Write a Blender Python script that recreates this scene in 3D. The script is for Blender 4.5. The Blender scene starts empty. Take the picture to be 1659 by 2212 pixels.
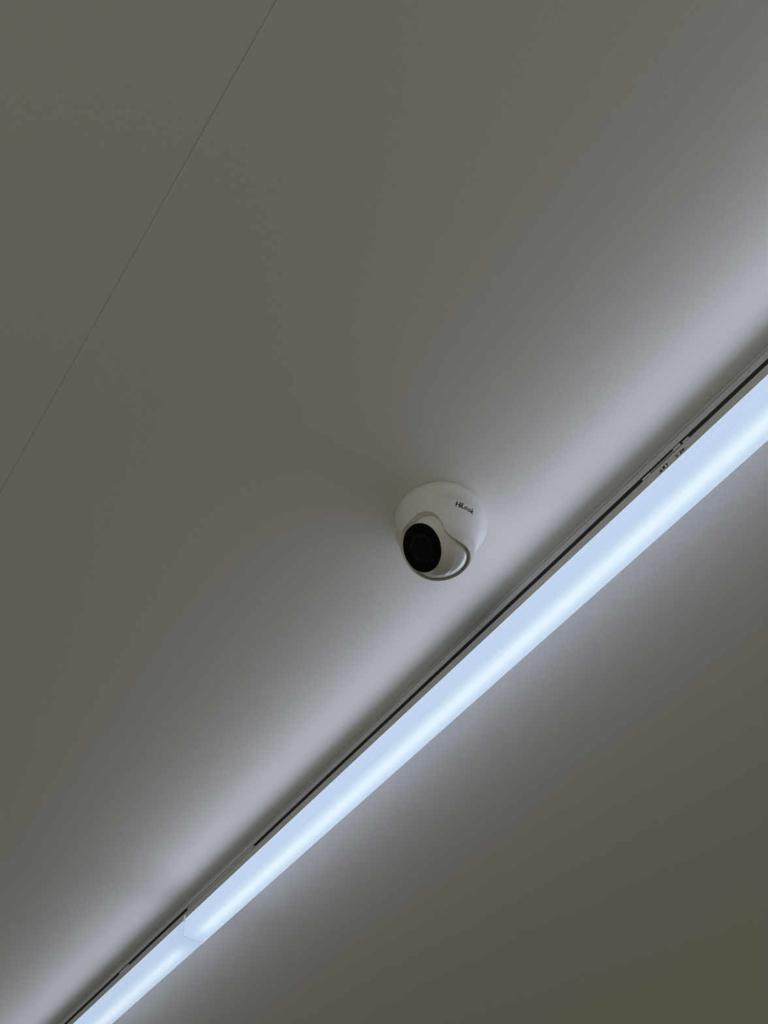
import bpy, bmesh, math
from mathutils import Matrix, Vector

# ------------------------------------------------------------------ camera, world, light, exposure
sc = bpy.context.scene
PHONE = Vector((0.0, 0.0, 1.75))
CEIL = 2.70                                   # underside of the ceiling
cam_d = bpy.data.cameras.new('camera')
cam_d.sensor_fit = 'VERTICAL'
cam_d.sensor_height = 36.0
cam_d.lens = 31.964
cam_d.clip_start = 0.01
cam = bpy.data.objects.new('camera', cam_d)
sc.collection.objects.link(cam)
ROT = Matrix(((0.8153385631, -0.4478820767, -0.3669123504),
              (-0.5784272593, -0.6579065215, -0.4822664354),
              (-0.0253955355, 0.6054425277, -0.7954837600)))
cam.matrix_world = Matrix.Translation(PHONE) @ ROT.to_4x4()
sc.camera = cam

sc.view_settings.view_transform = 'Standard'
sc.view_settings.look = 'None'
sc.view_settings.gamma = 1.0
sc.view_settings.use_curve_mapping = False
sc.view_settings.exposure = 0.0

world = bpy.data.worlds.new('room_light')
sc.world = world
world.use_nodes = True
bg = world.node_tree.nodes['Background']
bg.inputs['Color'].default_value = (0.180, 0.168, 0.126, 1)   # dim warm light of the room below
bg.inputs['Strength'].default_value = 0.51

# added unseen area light that brightens the ceiling towards one side
grad_light = bpy.data.lights.new('added_gradient_light', 'AREA')
grad_light.shape = 'RECTANGLE'; grad_light.size = 2.2; grad_light.size_y = 1.5
grad_light.energy = 22.0; grad_light.color = (1.0, 0.97, 0.84)
wo = bpy.data.objects.new('added_gradient_light', grad_light)
sc.collection.objects.link(wo)
wo.location = (-2.6, -1.9, 1.35)
wo.rotation_euler = (Vector((0.5, 0.5, 2.5)) - Vector(wo.location)).to_track_quat('-Z', 'Y').to_euler()


# ------------------------------------------------------------------ helpers
def link(name, me, parent=None, mats=()):
    o = bpy.data.objects.new(name, me)
    sc.collection.objects.link(o)
    for m in mats:
        me.materials.append(m)
    if parent is not None:
        o.parent = parent
    return o


def empty(name, loc, label=None, cat=None, group=None, kind=None):
    o = bpy.data.objects.new(name, None)
    o.empty_display_size = 0.05
    sc.collection.objects.link(o)
    o.location = loc
    if label: o['label'] = label
    if cat: o['category'] = cat
    if group: o['group'] = group
    if kind: o['kind'] = kind
    return o


def mesh(name, V, F, parent=None, mat=None, smooth=False, sharp=None, origin=None):
    if origin is not None:
        V = [(v[0] - origin[0], v[1] - origin[1], v[2] - origin[2]) for v in V]
    me = bpy.data.meshes.new(name)
    me.from_pydata([tuple(v) for v in V], [], F)
    bm = bmesh.new(); bm.from_mesh(me)
    bmesh.ops.remove_doubles(bm, verts=bm.verts, dist=1e-7)
    bmesh.ops.recalc_face_normals(bm, faces=bm.faces)
    bm.to_mesh(me); bm.free()
    if smooth:
        for p in me.polygons: p.use_smooth = True
        if sharp is not None:
            me.set_sharp_from_angle(angle=math.radians(sharp))
    me.update()
    o = link(name, me, parent, (mat,) if mat else ())
    if origin is not None:
        o.location = origin
    return o


def sweep_y(prof, y0, y1):
    """closed (x, z) profile swept along y, with end faces"""
    n = len(prof)
    V = [(x, y0, z) for x, z in prof] + [(x, y1, z) for x, z in prof]
    F = [(i, (i + 1) % n, n + (i + 1) % n, n + i) for i in range(n)]
    F += [tuple(range(n)), tuple(range(n, 2 * n))]
    return V, F


def rbox(x0, x1, z0, z1, r=0.0006, seg=2):
    """rounded rectangle profile"""
    P = []
    for cx, cz, a0 in ((x1 - r, z1 - r, 0), (x0 + r, z1 - r, 90), (x0 + r, z0 + r, 180), (x1 - r, z0 + r, 270)):
        for k in range(seg + 1):
            a = math.radians(a0 + 90 * k / seg)
            P.append((cx + r * math.cos(a), cz + r * math.sin(a)))
    return P


def principled(name, color, rough=0.5, spec=0.5, coat=0.0):
    m = bpy.data.materials.new(name); m.use_nodes = True
    b = m.node_tree.nodes['Principled BSDF']
    b.inputs['Base Color'].default_value = (*color, 1)
    b.inputs['Roughness'].default_value = rough
    b.inputs['Specular IOR Level'].default_value = spec
    b.inputs['Coat Weight'].default_value = coat
    return m


def add_noise(m, color, amount, scale, bump=0.0, bump_scale=400, bump_detail=3, dist=0.0005):
    nt = m.node_tree; N = nt.nodes; L = nt.links
    b = N['Principled BSDF']
    tc = N.new('ShaderNodeTexCoord')
    if amount:
        nz = N.new('ShaderNodeTexNoise'); nz.inputs['Scale'].default_value = scale; nz.inputs['Detail'].default_value = 4
        L.new(tc.outputs['Object'], nz.inputs['Vector'])
        mx = N.new('ShaderNodeMix'); mx.data_type = 'RGBA'
        mx.inputs['A'].default_value = (*[c * (1 - amount) for c in color], 1)
        mx.inputs['B'].default_value = (*[min(1, c * (1 + amount)) for c in color], 1)
        L.new(nz.outputs['Fac'], mx.inputs['Factor'])
        L.new(mx.outputs['Result'], b.inputs['Base Color'])
    if bump:
        n2 = N.new('ShaderNodeTexNoise'); n2.inputs['Scale'].default_value = bump_scale; n2.inputs['Detail'].default_value = bump_detail
        n2.inputs['Roughness'].default_value = 0.45
        L.new(tc.outputs['Object'], n2.inputs['Vector'])
        bp = N.new('ShaderNodeBump'); bp.inputs['Strength'].default_value = bump; bp.inputs['Distance'].default_value = dist
        L.new(n2.outputs['Fac'], bp.inputs['Height'])
        L.new(bp.outputs['Normal'], b.inputs['Normal'])


# ------------------------------------------------------------------ materials
WHITE = (0.80, 0.79, 0.77)
m_ceil = principled('ceiling_paint', WHITE, 0.85, 0.2)
add_noise(m_ceil, WHITE, 0.09, 750.0, bump=0.5, bump_scale=560, bump_detail=2, dist=0.0006)
m_slab = principled('ceiling_slab', (0.55, 0.54, 0.51), 0.9)
m_rail = principled('white_aluminium', (0.58, 0.61, 0.635), 0.45, 0.4)
add_noise(m_rail, (0.58, 0.61, 0.635), 0.03, 40)
m_house = principled('lamp_housing_white', (0.54, 0.54, 0.53), 0.5, 0.4)
add_noise(m_house, (0.54, 0.54, 0.53), 0.03, 30)
m_groove = principled('groove_shade_black', (0.02, 0.024, 0.028), 0.6, 0.3)  # near-black colour standing in for the shade in the rail groove
m_dark = principled('dark_plastic', (0.13, 0.145, 0.14), 0.55, 0.3)
m_latch = principled('grey_plastic', (0.62, 0.62, 0.60), 0.5)
m_print = principled('black_print', (0.012, 0.012, 0.014), 0.6, 0.2)
m_shell = principled('white_abs_plastic', (0.80, 0.80, 0.80), 0.38, 0.45)
add_noise(m_shell, (0.80, 0.80, 0.80), 0.01, 60)
m_ball = principled('white_ball_plastic', (0.78, 0.775, 0.76), 0.24, 0.5)
m_black = principled('black_face_plate', (0.002, 0.002, 0.0025), 0.2, 0.12)
m_glass = principled('black_lens_glass', (0.001, 0.001, 0.0012), 0.06, 0.2)
m_lensring = principled('lens_ring', (0.004, 0.004, 0.005), 0.3, 0.25)
m_led = principled('infrared_led', (0.003, 0.003, 0.004), 0.1, 0.3)
m_inner = principled('shell_rim_plastic', (0.72, 0.69, 0.66), 0.6, 0.3)

U0 = 0.6664                 # near side plane of the lamp line
W = 0.0452                  # width of the lamp
UC = U0 + W / 2
D_RAIL, D_GAP, D_HOUSE, D_LENS = 0.0192, 0.0273, 0.0427, 0.0772

EDGE = (0.505, 0.635, 0.835)
PEAK = (0.76, 0.91, 1.02)


def lamp_material(name, length, scale=1.0):
    """opal cover: brighter over the LED strip that runs down its middle and stops short of the ends"""
    m = bpy.data.materials.new(name); m.use_nodes = True
    nt = m.node_tree; N = nt.nodes; L = nt.links
    N.clear()
    out = N.new('ShaderNodeOutputMaterial'); em = N.new('ShaderNodeEmission')
    tc = N.new('ShaderNodeTexCoord'); sp = N.new('ShaderNodeSeparateXYZ')
    L.new(tc.outputs['Object'], sp.inputs['Vector'])

    def mth(op, a, b=None):
        n = N.new('ShaderNodeMath'); n.operation = op
        for i, v in enumerate((a, b)):
            if v is None: continue
            if isinstance(v, (int, float)): n.inputs[i].default_value = v
            else: L.new(v, n.inputs[i])
        return n.outputs[0]
    x = mth('DIVIDE', mth('ADD', sp.outputs['X'], 0.0012), 0.0118)
    g = mth('POWER', 2.71828, mth('MULTIPLY', mth('MULTIPLY', x, x), -0.75))
    # fade of the LED line towards both ends of the module
    e1 = mth('MINIMUM', sp.outputs['Y'], mth('SUBTRACT', length, sp.outputs['Y']))
    mr = N.new('ShaderNodeMapRange'); mr.interpolation_type = 'SMOOTHSTEP'
    mr.inputs['From Min'].default_value = 0.002; mr.inputs['From Max'].default_value = 0.075
    L.new(e1, mr.inputs['Value'])
    g = mth('MULTIPLY', g, mr.outputs['Result'])
    # faint long streaks in the extruded cover
    mp = N.new('ShaderNodeMapping'); mp.inputs['Scale'].default_value = (420, 1.2, 420)
    L.new(tc.outputs['Object'], mp.inputs['Vector'])
    nz = N.new('ShaderNodeTexNoise'); nz.inputs['Scale'].default_value = 1.0; nz.inputs['Detail'].default_value = 2
    L.new(mp.outputs['Vector'], nz.inputs['Vector'])
    st = mth('MULTIPLY_ADD', nz.outputs['Fac'], 0.16); st.node.inputs[2].default_value = 0.92 * scale
    mx = N.new('ShaderNodeMix'); mx.data_type = 'RGBA'
    mx.inputs['A'].default_value = (*EDGE, 1); mx.inputs['B'].default_value = (*PEAK, 1)
    L.new(g, mx.inputs['Factor'])
    L.new(mx.outputs['Result'], em.inputs['Color'])
    L.new(st, em.inputs['Strength'])
    L.new(em.outputs[0], out.inputs['Surface'])
    return m


def emit(name, color, strength=1.0):
    m = bpy.data.materials.new(name); m.use_nodes = True
    N = m.node_tree.nodes; N.clear()
    out = N.new('ShaderNodeOutputMaterial'); em = N.new('ShaderNodeEmission')
    em.inputs['Color'].default_value = (*color, 1); em.inputs['Strength'].default_value = strength
    m.node_tree.links.new(em.outputs[0], out.inputs['Surface'])
    return m


m_cap = emit('opal_end_cap', (0.475, 0.61, 0.82), 1.0)
m_gasket = emit('opal_cap_seam', (0.33, 0.42, 0.62), 1.0)
m_gasket_pale = emit('opal_cap_seam_pale', (0.45, 0.55, 0.77), 1.0)
m_clip = emit('light_piping_clip', (0.27, 0.35, 0.41), 1.0)
m_lip = emit('opal_cover_lip', (0.62, 0.75, 0.86), 1.0)

# ------------------------------------------------------------------ ceiling: slab and boards
ceil = mesh('ceiling', *sweep_y([(-4.0, CEIL + 0.006), (4.0, CEIL + 0.006), (4.0, CEIL + 0.08), (-4.0, CEIL + 0.08)], -6.0, 10.0), mat=m_slab)
ceil['kind'] = 'structure'
SEAM_A, SEAM_B = 0.0157, 1.0119
pitch = SEAM_B - SEAM_A
edges = [SEAM_A + pitch * k for k in range(-4, 5)]
edges = [e for e in edges if -4 < e < 4]
edges = [-4.0] + edges + [4.0]
for i in range(len(edges) - 1):
    a, b = edges[i], edges[i + 1]
    open_left = abs(a - SEAM_B) > 0.01
    ga = 0.0001 if open_left else 0.00001
    gb = 0.0001 if abs(b - SEAM_B) > 0.01 else 0.00001
    z = CEIL
    pr = 0.00022 if open_left else 0.00004     # the taped edge stands a touch proud
    P = [(a + ga, z + 0.006), (a + ga, z + (0.0002 if open_left else 0)), (a + ga + 0.0006, z - pr), (a + 0.0085, z - pr), (a + 0.013, z),
         (b - 0.012, z), (b - 0.001, z + (0.0001 if gb > 0.00005 else 0)), (b - gb, z + (0.0003 if gb > 0.00005 else 0.00002)), (b - gb, z + 0.006)]
    mesh('ceiling_panel', *sweep_y(P, -6.0, 10.0), parent=ceil, mat=m_ceil)

# ------------------------------------------------------------------ mounting rail
Y_END = 4.2
RAIL_Y0 = -1.3
rail = empty('mounting_rail', (UC, RAIL_Y0, CEIL), 'long white aluminium mounting rail screwed to the ceiling above the lit tubes', 'rail')


def zc(d):
    return CEIL - d


def part_world(name, VF, parent, mat, **kw):
    o = mesh(name, *VF, mat=mat, **kw)
    o.parent = parent
    o.matrix_parent_inverse = Matrix.Identity(4)
    o.location = Vector(o.location) - Vector(parent.location)
    return o


bx0, bx1 = U0, U0 + W
g = 0.0007
body = [(bx0 + 0.0008, zc(0)), (bx0 + 0.0008, zc(0.0008)), (bx0, zc(0.0009)), (bx0, zc(0.0061)), (bx0 + 0.003, zc(0.0062)), (bx0 + 0.003, zc(0.0072)), (bx0 - 0.0002, zc(0.0073)),
        (bx0 - 0.0002, zc(D_RAIL - 0.0004)), (bx0 + 0.0002, zc(D_RAIL)), (bx0 + 0.0006, zc(D_RAIL)), (bx0 + 0.0006, zc(0.011)),
        (bx1 - 0.0022, zc(0.011)), (bx1 - 0.0022, zc(D_RAIL)), (bx1 - 0.0003, zc(D_RAIL)), (bx1 + 0.0002, zc(D_RAIL - 0.0004)),
        (bx1 + 0.0002, zc(0.0073)), (bx1 - 0.0014, zc(0.0072)), (bx1 - 0.0014, zc(0.0065)), (bx1, zc(0.0063)), (bx1, zc(0.0006)), (bx1 - 0.0006, zc(0.0004)), (bx1 - 0.0006, zc(0))]
part_world('rail_profile', sweep_y(body, RAIL_Y0, Y_END), rail, m_rail, origin=(UC, RAIL_Y0, CEIL))
part_world('gap_dark_insert', sweep_y([(bx0 + 0.0007, zc(0.0112)), (bx1 - 0.0024, zc(0.0112)), (bx1 - 0.0024, zc(D_RAIL - 0.0008)), (bx0 + 0.0007, zc(D_RAIL - 0.0008))],
                                       RAIL_Y0 + 0.002, Y_END - 0.002), rail, m_dark, origin=(UC, RAIL_Y0, CEIL))  # dark box added so the gap under the rail reads dark
part_world('groove_shade_strip', sweep_y([(bx0 + 0.0003, zc(0.00625)), (bx0 + 0.0029, zc(0.00625)), (bx0 + 0.0029, zc(0.00718)), (bx0 + 0.0003, zc(0.00718))], RAIL_Y0 + 0.001, Y_END - 0.001), rail, m_groove, origin=(UC, RAIL_Y0, CEIL))  # dark strip added in the groove to paint its shade line
for o in rail.children:
    o.location = (0, 0, 0)

# ------------------------------------------------------------------ lamp modules
def stroke_rect(x0, y0, x1, y1, w):
    dx, dy = x1 - x0, y1 - y0
    l = math.hypot(dx, dy); nx, ny = -dy / l * w / 2, dx / l * w / 2
    return [(x0 + nx, y0 + ny), (x1 + nx, y1 + ny), (x1 - nx, y1 - ny), (x0 - nx, y0 - ny)]


def arc_quads(cx, cy, r, w, a0, a1, n=14):
    Q = []
    for i in range(n):
        t0 = math.radians(a0 + (a1 - a0) * i / n); t1 = math.radians(a0 + (a1 - a0) * (i + 1) / n)
        ri, ro = r - w / 2, r + w / 2
        Q.append([(cx + ri * math.cos(t0), cy + ri * math.sin(t0)), (cx + ro * math.cos(t0), cy + ro * math.sin(t0)),
                  (cx + ro * math.cos(t1), cy + ro * math.sin(t1)), (cx + ri * math.cos(t1), cy + ri * math.sin(t1))])
    return Q


def flat_print(name, polys, fn, parent, mat):
    """thin printed polygons; fn maps (a, b, lift) into space"""
    V, F = [], []
    for p in polys:
        n = len(p); s = len(V)
        V += [fn(a, b, 0.00008) for a, b in p] + [fn(a, b, -0.0001) for a, b in p]
        F.append(tuple(range(s, s + n))); F.append(tuple(range(s + n, s + 2 * n)))
        F += [(s + i, s + (i + 1) % n, s + n + (i + 1) % n, s + n + i) for i in range(n)]
    me = bpy.data.meshes.new(name); me.from_pydata([tuple(v) for v in V], [], F)
    bm = bmesh.new(); bm.from_mesh(me); bmesh.ops.recalc_face_normals(bm, faces=bm.faces); bm.to_mesh(me); bm.free()
    return link(name, me, parent, (mat,))


def lamp_module(y0, y1, label, nearlabels, side_power, scale=1.0, start_gap=None):
    L_ = y1 - y0
    root = empty('linear_ceiling_lamp', (UC, y0, zc(D_GAP)), label, 'ceiling light', 'lit linear lamps clipped into the ceiling rail')
    z_top = D_GAP
    hw = W / 2

    def Z(d):                                  # drop below ceiling -> local z
        return z_top - d

    def P(name, VF, mat, **kw):
        return mesh(name, *VF, parent=root, mat=mat, **kw)
    house = [(-hw + 0.0004, Z(D_GAP)), (-hw, Z(D_GAP + 0.0004)), (-hw, Z(D_HOUSE)), (hw, Z(D_HOUSE)), (hw, Z(D_GAP + 0.0004)), (hw - 0.0004, Z(D_GAP))]
    P('housing', sweep_y(house, 0.001, L_ - 0.001), m_house)
    # core that goes up into the rail, dark
    P('rail_adapter', sweep_y([(-hw + 0.0085, Z(D_GAP - 0.0002)), (-hw + 0.0085, Z(D_RAIL - 0.0006)), (hw - 0.0085, Z(D_RAIL - 0.0006)), (hw - 0.0085, Z(D_GAP - 0.0002))], 0.01, L_ - 0.01), m_dark)
    # opal cover: straight sides, rounded corners, slightly bellied bottom
    r = 0.0035
    cov = [(-hw + 0.0003, Z(D_HOUSE + 0.0001)), (-hw + 0.0001, Z(D_HOUSE + 0.0003))]
    for k in range(6):
        a = math.radians(180 + 80 * k / 5)
        cov.append((-hw + r + r * math.cos(a), Z(D_LENS - 0.0012 - r) + r * math.sin(a)))
    for k in range(1, 12):
        t = -1 + 2 * k / 12
        cov.append(((hw - r) * t, Z(D_LENS) + 0.0012 * t * t))
    cov += [(-x, z) for x, z in cov[7::-1]]
    mat = lamp_material('opal_cover_light', L_, scale)
    P('diffuser', sweep_y(cov, 0.0047, L_ - 0.0047), mat, smooth=True, sharp=25)
    lip = [(-hw - 0.0003, Z(D_HOUSE + 0.0000)), (-hw - 0.0003, Z(D_HOUSE + 0.0007)), (-hw + 0.0001, Z(D_HOUSE + 0.0009)), (-hw + 0.0001, Z(D_HOUSE + 0.0000))]
    P('cover_lip', sweep_y(lip, 0.0032, L_ - 0.0032), m_lip)
    P('cover_lip', sweep_y([(-x, z) for x, z in lip], 0.0032, L_ - 0.0032), m_lip)
    # end caps follow the cover, a hair proud of it
    c = [(x * 1.012, z - (0.0003 if z < Z(D_LENS - 0.01) else 0)) for x, z in cov]
    for s0, g0, gm in ((0.0003, 0.0037, m_gasket_pale), (L_ - 0.0037, L_ - 0.0047, m_gasket)):
        cp = P('end_cap', sweep_y(c, s0, s0 + 0.0034), m_cap)
        P('end_seam', sweep_y(c, g0, g0 + 0.0010), gm)
        # small translucent clip that reaches up onto the housing
        yy = s0 + 0.0004
        clip = [(-hw - 0.0007, Z(D_HOUSE + 0.003)), (-hw - 0.0007, Z(D_HOUSE - 0.009)), (-hw - 0.00005, Z(D_HOUSE - 0.0095)), (-hw - 0.00005, Z(D_HOUSE + 0.003))]
        mesh('clip_tab', *sweep_y(clip, yy + 0.0002, yy + 0.0022), parent=cp, mat=m_clip)
    # added area lights, hidden from the camera, that make the glow on the ceiling
    for s in (-1, 1):
        ld = bpy.data.lights.new('added_glow_light', 'AREA')
        ld.shape = 'RECTANGLE'; ld.size = L_ - 0.02; ld.size_y = 0.026
        ld.energy = side_power * (L_ - 0.02) * (1.0 if s < 0 else 0.72)
        ld.color = (0.76, 0.82, 1.0)
        ld.spread = math.radians(SPREAD)
        lo = bpy.data.objects.new('added_glow', ld)
        sc.collection.objects.link(lo); lo.parent = root
        lo.location = (s * (hw + 0.0012), L_ / 2, Z(0.061))
        e = math.radians(TILT)
        n = Vector((s * math.cos(e), 0, math.sin(e)))       # emission direction
        zax = -n; xax = Vector((0, 1, 0)); yax = zax.cross(xax)
        lo.rotation_euler = Matrix((xax, yax, zax)).transposed().to_euler()
    return root, Z, hw


SPREAD, TILT = 121, 21
JOINT = 1.5500
L1, Z1, hw1 = lamp_module(-1.25, JOINT, 'long lit linear lamp with printed arrows on its side, passing the dome camera', True, 0.46)
L2, Z2, hw2 = lamp_module(JOINT, JOINT + 2.6, 'lit white linear lamp continuing the line below the joint, cut off at the bottom left', False, 0.41, 0.94)

# printed arrows and letters on the housing side (upside down, read from the right end)
loc1 = Vector(L1.location)
hx = U0


def mark(yc, dc, polys, name):
    def fn(a, b, lift):                         # a: reading direction = +y, b: letter-up = away from the ceiling
        return Vector((hx - lift, yc + a, CEIL - (dc + b))) - loc1
    return flat_print(name, polys, fn, L1, m_print)


h = 0.0052; w_ = 0.0013


def letter(ch, x0, H=h, wd=0.0030, w=w_):
    if ch == 'N': return [stroke_rect(x0 + w / 2, -H / 2, x0 + w / 2, H / 2, w), stroke_rect(x0 + w / 2, H / 2 - w * .3, x0 + wd - w / 2, -H / 2 + w * .3, w), stroke_rect(x0 + wd - w / 2, -H / 2, x0 + wd - w / 2, H / 2, w)]
    if ch == 'L': return [stroke_rect(x0 + w / 2, -H / 2, x0 + w / 2, H / 2, w), stroke_rect(x0, -H / 2 + w / 2, x0 + wd, -H / 2 + w / 2, w)]
    if ch == 'E': return [stroke_rect(x0 + w / 2, -H / 2, x0 + w / 2, H / 2, w)] + [stroke_rect(x0, q, x0 + wd * k, q, w * .85) for q, k in ((-H / 2 + w / 2, 1), (0, .85), (H / 2 - w / 2, 1))]
    return []


t = 0.0026
tri_l = [[(-t * 1.2, 0), (t * .7, t), (t * .7, -t)]]
tri_r = [[(t * 1.2, 0), (-t * .7, t), (-t * .7, -t)]]
mark(0.2722, 0.0366, tri_l, 'printed_arrow')
mark(0.2750, 0.0368, letter('E', 0.0000) + letter('N', 0.0062, w=0.0008), 'printed_letters')
mark(0.2985, 0.0361, letter('L', -0.0005) + letter('N', 0.0042), 'printed_letters')
mark(0.3098, 0.0374, tri_r, 'printed_arrow')

# release lever in the dark gap
def gap_part(name, y0, y1, d0, d1, dx0, dx1, mat, parent=L1, loc=loc1, r=0.0005):
    V, F = sweep_y(rbox(hx + dx0, hx + dx1, CEIL - d1, CEIL - d0, r), y0, y1)
    V = [(v[0] - loc[0], v[1] - loc[1], v[2] - loc[2]) for v in V]
    return mesh(name, V, F, parent=parent, mat=mat)


lever = gap_part('release_lever', 0.283, 0.326, 0.0228, 0.0241, 0.0004, 0.0080, m_latch)
def tab(y0, y1, d0, d1):
    return gap_part('lever_tab', y0, y1, d0, d1, 0.0002, 0.0070, m_latch)
tab(0.324, 0.337, 0.0225, 0.0262)
tab(0.2725, 0.2835, 0.0205, 0.0250)
tab(0.2590, 0.2690, 0.0228, 0.0262)
# end feed blocks that partly fill the gap at the module joint and further on
b2 = Vector(L2.location)
gap_part('end_feed_block', 1.300, JOINT - 0.004, 0.0194, 0.0245, 0.0008, W - 0.0008, m_latch)
gap_part('end_feed_block', 1.800, 1.842, 0.0205, 0.0268, 0.0012, W - 0.0012, m_latch, parent=L2, loc=b2)

# ------------------------------------------------------------------ dome camera
DC = Vector((0.505, 0.5425, CEIL))
R = 0.0605
ZB = 0.90                                    # ball centre below the ceiling (in R)
SR = 0.78                                    # shell radius round the ball
cam_root = empty('dome_security_camera', DC, 'white dome security camera with black lens disc on the ceiling', 'camera')
lens_dir = Vector((-0.768, 0.128, -0.628)).normalized()
LEAN = Vector((-0.826, 0.563, 0)) * 0.10   # the body leans towards the lens side


def lean(z):
    t_ = max(0.0, min(1.0, (z - 0.30) / 0.60))
    return LEAN * (t_ * t_ * (3 - 2 * t_))


# outer profile of the shell as (rho, z drop)
prof = [(0.95, 0.018), (0.99, 0.018), (1.0, 0.028), (1.0, 0.20), (1.0, 0.35), (0.995, 0.395), (0.975, 0.438), (0.943, 0.472), (0.905, 0.502)]
n0 = len(prof)
ang_t = math.radians(76)                     # cone meets the sphere here (polar from down)
r_t, z_t = SR * math.sin(ang_t), ZB + SR * math.cos(ang_t)
for k in range(1, 9):
    q = k / 9
    prof.append((0.905 + (r_t - 0.905) * q, 0.502 + (z_t - 0.502) * q))
for k in range(0, 60):
    a = ang_t * (1 - k / 60)
    prof.append((SR * math.sin(a), ZB + SR * math.cos(a)))
cum = [0.0]
for i in range(1, len(prof)):
    cum.append(cum[-1] + math.hypot(prof[i][0] - prof[i - 1][0], prof[i][1] - prof[i - 1][1]))


def prof_at(s):
    s = max(0, min(cum[-1], s))
    lo, hi = 0, len(cum) - 1
    while hi - lo > 1:
        m = (lo + hi) // 2
        if cum[m] <= s: lo = m
        else: hi = m
    f = (s - cum[lo]) / (cum[hi] - cum[lo])
    return prof[lo][0] + (prof[hi][0] - prof[lo][0]) * f, prof[lo][1] + (prof[hi][1] - prof[lo][1]) * f


A1, A2, A3, KB = math.radians(48), math.radians(29.5), math.radians(45.2), math.radians(42)
DOWN = Vector((0.148, -0.007, -0.988)).normalized()
slot_dir = Vector((-0.851, -0.407, -0.329)).normalized()


def inside(P_):
    """< 0 inside the opening; P_ relative to the ball centre"""
    dv = P_.normalized()
    a = dv.angle(DOWN) - A1
    b = dv.angle(slot_dir) - A2
    c = dv.angle(lens_dir) - A3

    def smin(p, q, k):
        hh = max(0.0, min(1.0, 0.5 + 0.5 * (q - p) / k))
        return q * (1 - hh) + p * hh - k * hh * (1 - hh)
    return smin(a, smin(b, c, 0.20), KB)


NA, NR = 360, 90
BALL = Vector((0, 0, -ZB)) + lean(ZB)
V, F = [], []
rim_dirs = []
for i in range(NA):
    az = 2 * math.pi * i / NA
    ca, sa = math.cos(az), math.sin(az)

    def pt(s):
        rr, zz = prof_at(s)
        return Vector((rr * ca, rr * sa, -zz)) + lean(zz)

    def fin(s):
        return inside(pt(s) - BALL)
    # first crossing when walking down from the ceiling
    s = 0.0; step = cum[-1] / 300
    while s < cum[-1] and fin(s) > 0: s += step
    lo, hi = s - step, s
    for _ in range(25):
        m = (lo + hi) / 2
        if fin(m) > 0: lo = m
        else: hi = m
    s_end = (lo + hi) / 2
    fixed = cum[n0 - 1]
    col = []
    for j in range(NR + 1):
        if j <= n0 - 1: sj = cum[j]
        else: sj = fixed + (s_end - fixed) * (j - n0 + 1) / (NR - n0 + 1)
        col.append(pt(sj))
    B = BALL
    rim = col[-1] - B
    rl = rim.length
    rd = rim.normalized()
    # a rounded lip, the rim thickness, and the inner wall going back
    nrm = rd
    away = (col[-2] - col[-1]).normalized()
    col[-1] = B + rim - nrm * 0.006 
    col[-2] = B + rim + away * 0.006
    inner = [B + rd * 0.752, B + rd * 0.728, B + (rd * 0.726 + away * 0.04)]
    V += [c * R for c in col]
    rim_dirs.append((B + rim - nrm * 0.006, inner))
ncol = NR + 1
F = [(i * ncol + j, i * ncol + j + 1, ((i + 1) % NA) * ncol + j + 1, ((i + 1) % NA) * ncol + j) for i in range(NA) for j in range(NR)]
shell = mesh('shell', V, F, parent=cam_root, mat=m_shell, smooth=True, sharp=75)
V, F = [], []
for a_, inn in rim_dirs:
    V += [a_ * R] + [c * R for c in inn]
F = [(i * 4 + j, i * 4 + j + 1, ((i + 1) % NA) * 4 + j + 1, ((i + 1) % NA) * 4 + j) for i in range(NA) for j in range(3)]
mesh('shell_rim', V, F, parent=cam_root, mat=m_inner, smooth=True, sharp=35)

# base plate against the ceiling
V, F = [], []
NB = 96
ring = [(0.972 * R, 0), (0.972 * R, -0.0010), (0.96 * R, -0.00125), (0.9 * R, -0.00125)]
for i in range(NB):
    a = 2 * math.pi * i / NB
    V += [(r_ * math.cos(a), r_ * math.sin(a), z_) for r_, z_ in ring]
F = [(i * 4 + j, i * 4 + j + 1, ((i + 1) % NB) * 4 + j + 1, ((i + 1) % NB) * 4 + j) for i in range(NB) for j in range(3)]
F.append(tuple(i * 4 for i in range(NB))); F.append(tuple(i * 4 + 3 for i in range(NB)))
mesh('base_plate', V, F, parent=cam_root, mat=m_shell, smooth=True, sharp=30)

# eyeball: lathe round the lens axis
ball_c = BALL * R
q_lens = lens_dir.to_track_quat('Z', 'Y').to_matrix()


def lathe(name, prof2, parent, mat, n=128, smooth=True, sharp=30, base=None):
    """profile (radius, height along the lens axis) in R"""
    V, F = [], []
    m = len(prof2)
    for i in range(n):
        a = 2 * math.pi * i / n
        for r_, h_ in prof2:
            V.append(ball_c + q_lens @ Vector((r_ * math.cos(a), r_ * math.sin(a), h_)) * R)
    F = [(i * m + j, i * m + j + 1, ((i + 1) % n) * m + j + 1, ((i + 1) % n) * m + j) for i in range(n) for j in range(m - 1)]
    F.append(tuple(i * m for i in range(n))); F.append(tuple(i * m + m - 1 for i in range(n)))
    return mesh(name, V, F, parent=parent, mat=mat, smooth=smooth, sharp=sharp)


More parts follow.
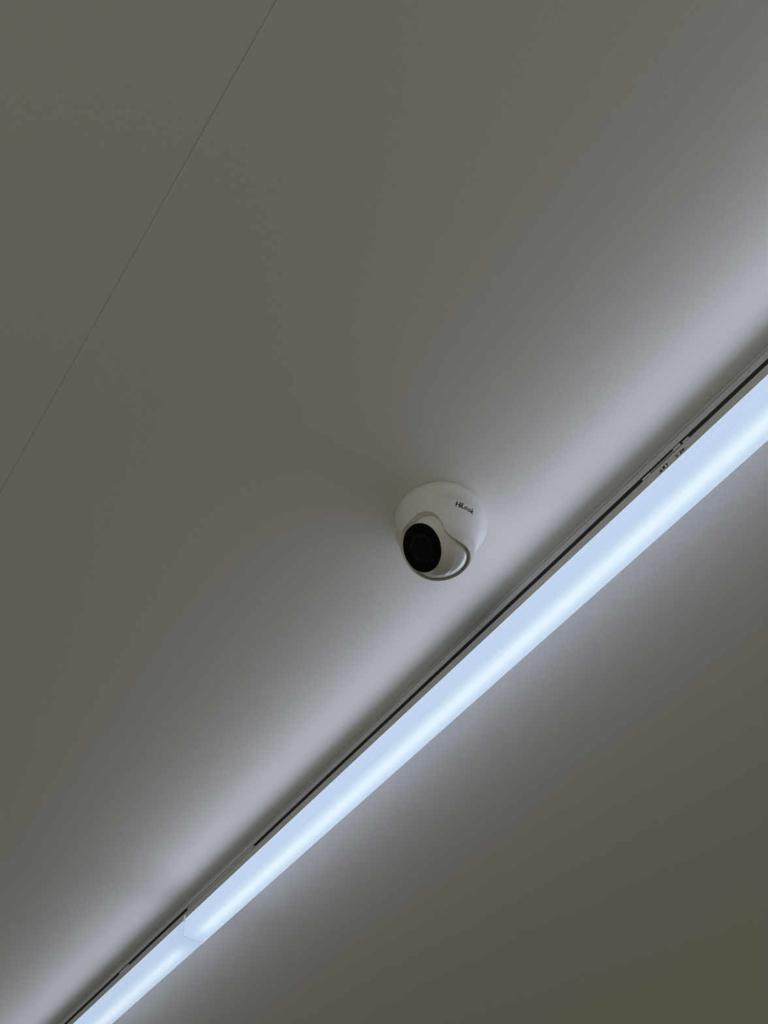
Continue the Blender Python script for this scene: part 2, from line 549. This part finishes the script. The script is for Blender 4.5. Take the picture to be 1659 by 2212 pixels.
BR = 0.722
DR = 0.512
hd = 0.515
bp = []
for k in range(0, 50):
    a = math.radians(150) * (1 - k / 50) + math.asin(0.60 / BR) * (k / 50)
    rr = BR if a < math.radians(72) else BR - 0.008
    bp.append((rr * math.sin(a), rr * math.cos(a)))
bp += [(0.575, 0.428), (0.553, 0.455), (0.532, 0.485)]
bp.append((DR + 0.010, hd + 0.002)); bp.append((DR + 0.001, hd + 0.002)); bp.append((DR + 0.001, hd - 0.02))
ball = lathe('eyeball', bp, cam_root, m_ball)
fp = [(0.50, hd - 0.03), (DR, hd - 0.01), (DR, hd + 0.025), (DR - 0.008, hd + 0.034), (DR - 0.045, hd + 0.036), (DR - 0.05, hd + 0.030), (0.30, hd + 0.028), (0.29, hd + 0.022)]
face = lathe('lens_disc', fp, cam_root, m_black)
lathe('lens_ring', [(0.30, hd + 0.02), (0.30, hd + 0.034), (0.285, hd + 0.040), (0.262, hd + 0.038), (0.235, hd + 0.031)], face, m_lensring)
lathe('lens_glass', [(0.262, hd + 0.025), (0.26, hd + 0.034), (0.21, hd + 0.041), (0.13, hd + 0.047), (0.02, hd + 0.050)], face, m_glass)
# two infrared leds in the disc below and above the lens
upv = (Vector((0, 0, 1)) - lens_dir * lens_dir.z).normalized()
sidev = lens_dir.cross(upv)
for sgn in (-1, 1):
    c0 = ball_c + (upv * (0.405 * sgn)) * R + lens_dir * (hd + 0.029) * R
    V, F = [], []
    n = 24
    for rr, hh in ((0.055, 0.0), (0.052, 0.008), (0.030, 0.013), (0.01, 0.015)):
        for i in range(n):
            a = 2 * math.pi * i / n
            V.append(c0 + (sidev * (rr * math.cos(a)) + upv * (rr * math.sin(a)) + lens_dir * hh) * R)
    for j in range(3):
        F += [(j * n + i, j * n + (i + 1) % n, (j + 1) * n + (i + 1) % n, (j + 1) * n + i) for i in range(n)]
    F.append(tuple(range(3 * n, 4 * n))); F.append(tuple(range(n)))
    mesh('infrared_led', V, F, parent=face, mat=m_led, smooth=True, sharp=40)

# printed maker's name on the shell
TXT_Z = 0.655                                 # baseline drop
AZ0 = math.radians(-105)


def on_shell(a, b, lift):
    """a: length along the shell, b: height towards the ceiling (both in R)"""
    a *= 1.22; b *= 1.03
    zz = TXT_Z - b - 0.07 * a
    # rho of the cone
    lo_, hi_ = cum[0], cum[-1]
    for _ in range(30):
        m_ = (lo_ + hi_) / 2
        if prof_at(m_)[1] < zz: lo_ = m_
        else: hi_ = m_
    rr = prof_at(lo_)[0]
    az = AZ0 + a / 0.88
    v = (Vector((rr * math.cos(az), rr * math.sin(az), -zz)) + lean(zz)) * R
    nn = Vector((math.cos(az), math.sin(az), -0.2)).normalized()
    return v + nn * (lift + 0.00006)


cap = 0.122; sw = 0.0185
polys = []
def rect(x0, y0, x1, y1, w=sw):
    # subdivide so the print follows the curve
    n = max(1, int(math.hypot(x1 - x0, y1 - y0) / 0.02))
    for k in range(n):
        f0, f1 = k / n, (k + 1) / n
        polys.append(stroke_rect(x0 + (x1 - x0) * f0, y0 + (y1 - y0) * f0, x0 + (x1 - x0) * f1, y0 + (y1 - y0) * f1, w))
x = 0.012
rect(x, 0, x, cap); rect(x + 0.060, 0, x + 0.060, cap); rect(x, cap * .5, x + 0.060, cap * .5, 0.018)       # H
rect(0.096, 0, 0.096, cap * 0.70, 0.017); rect(0.096, cap * 0.84, 0.096, cap, 0.017)                          # i
rect(0.122, 0, 0.122, cap); rect(0.122, sw / 2, 0.166, sw / 2)                                                # L
ro = 0.034
polys += arc_quads(0.205, ro + .004, ro, 0.013, 20, 330, 20)                                                   # first eye
polys += arc_quads(0.207, ro + .004, 0.009, 0.010, 0, 360, 10)
rect(0.210, ro + .003, 0.236, ro + .003, 0.009)
polys += arc_quads(0.281, ro + .004, ro, 0.013, -160, 150, 20)                                                 # second eye
polys += arc_quads(0.279, ro + .004, 0.009, 0.010, 0, 360, 10)
rect(0.250, ro + .003, 0.276, ro + .003, 0.009)
rect(0.332, 0, 0.332, cap, 0.016); rect(0.336, 0.036, 0.370, 0.078, 0.016); rect(0.344, 0.046, 0.376, 0, 0.016)  # k
flat_print('printed_name', polys, on_shell, cam_root, m_print)
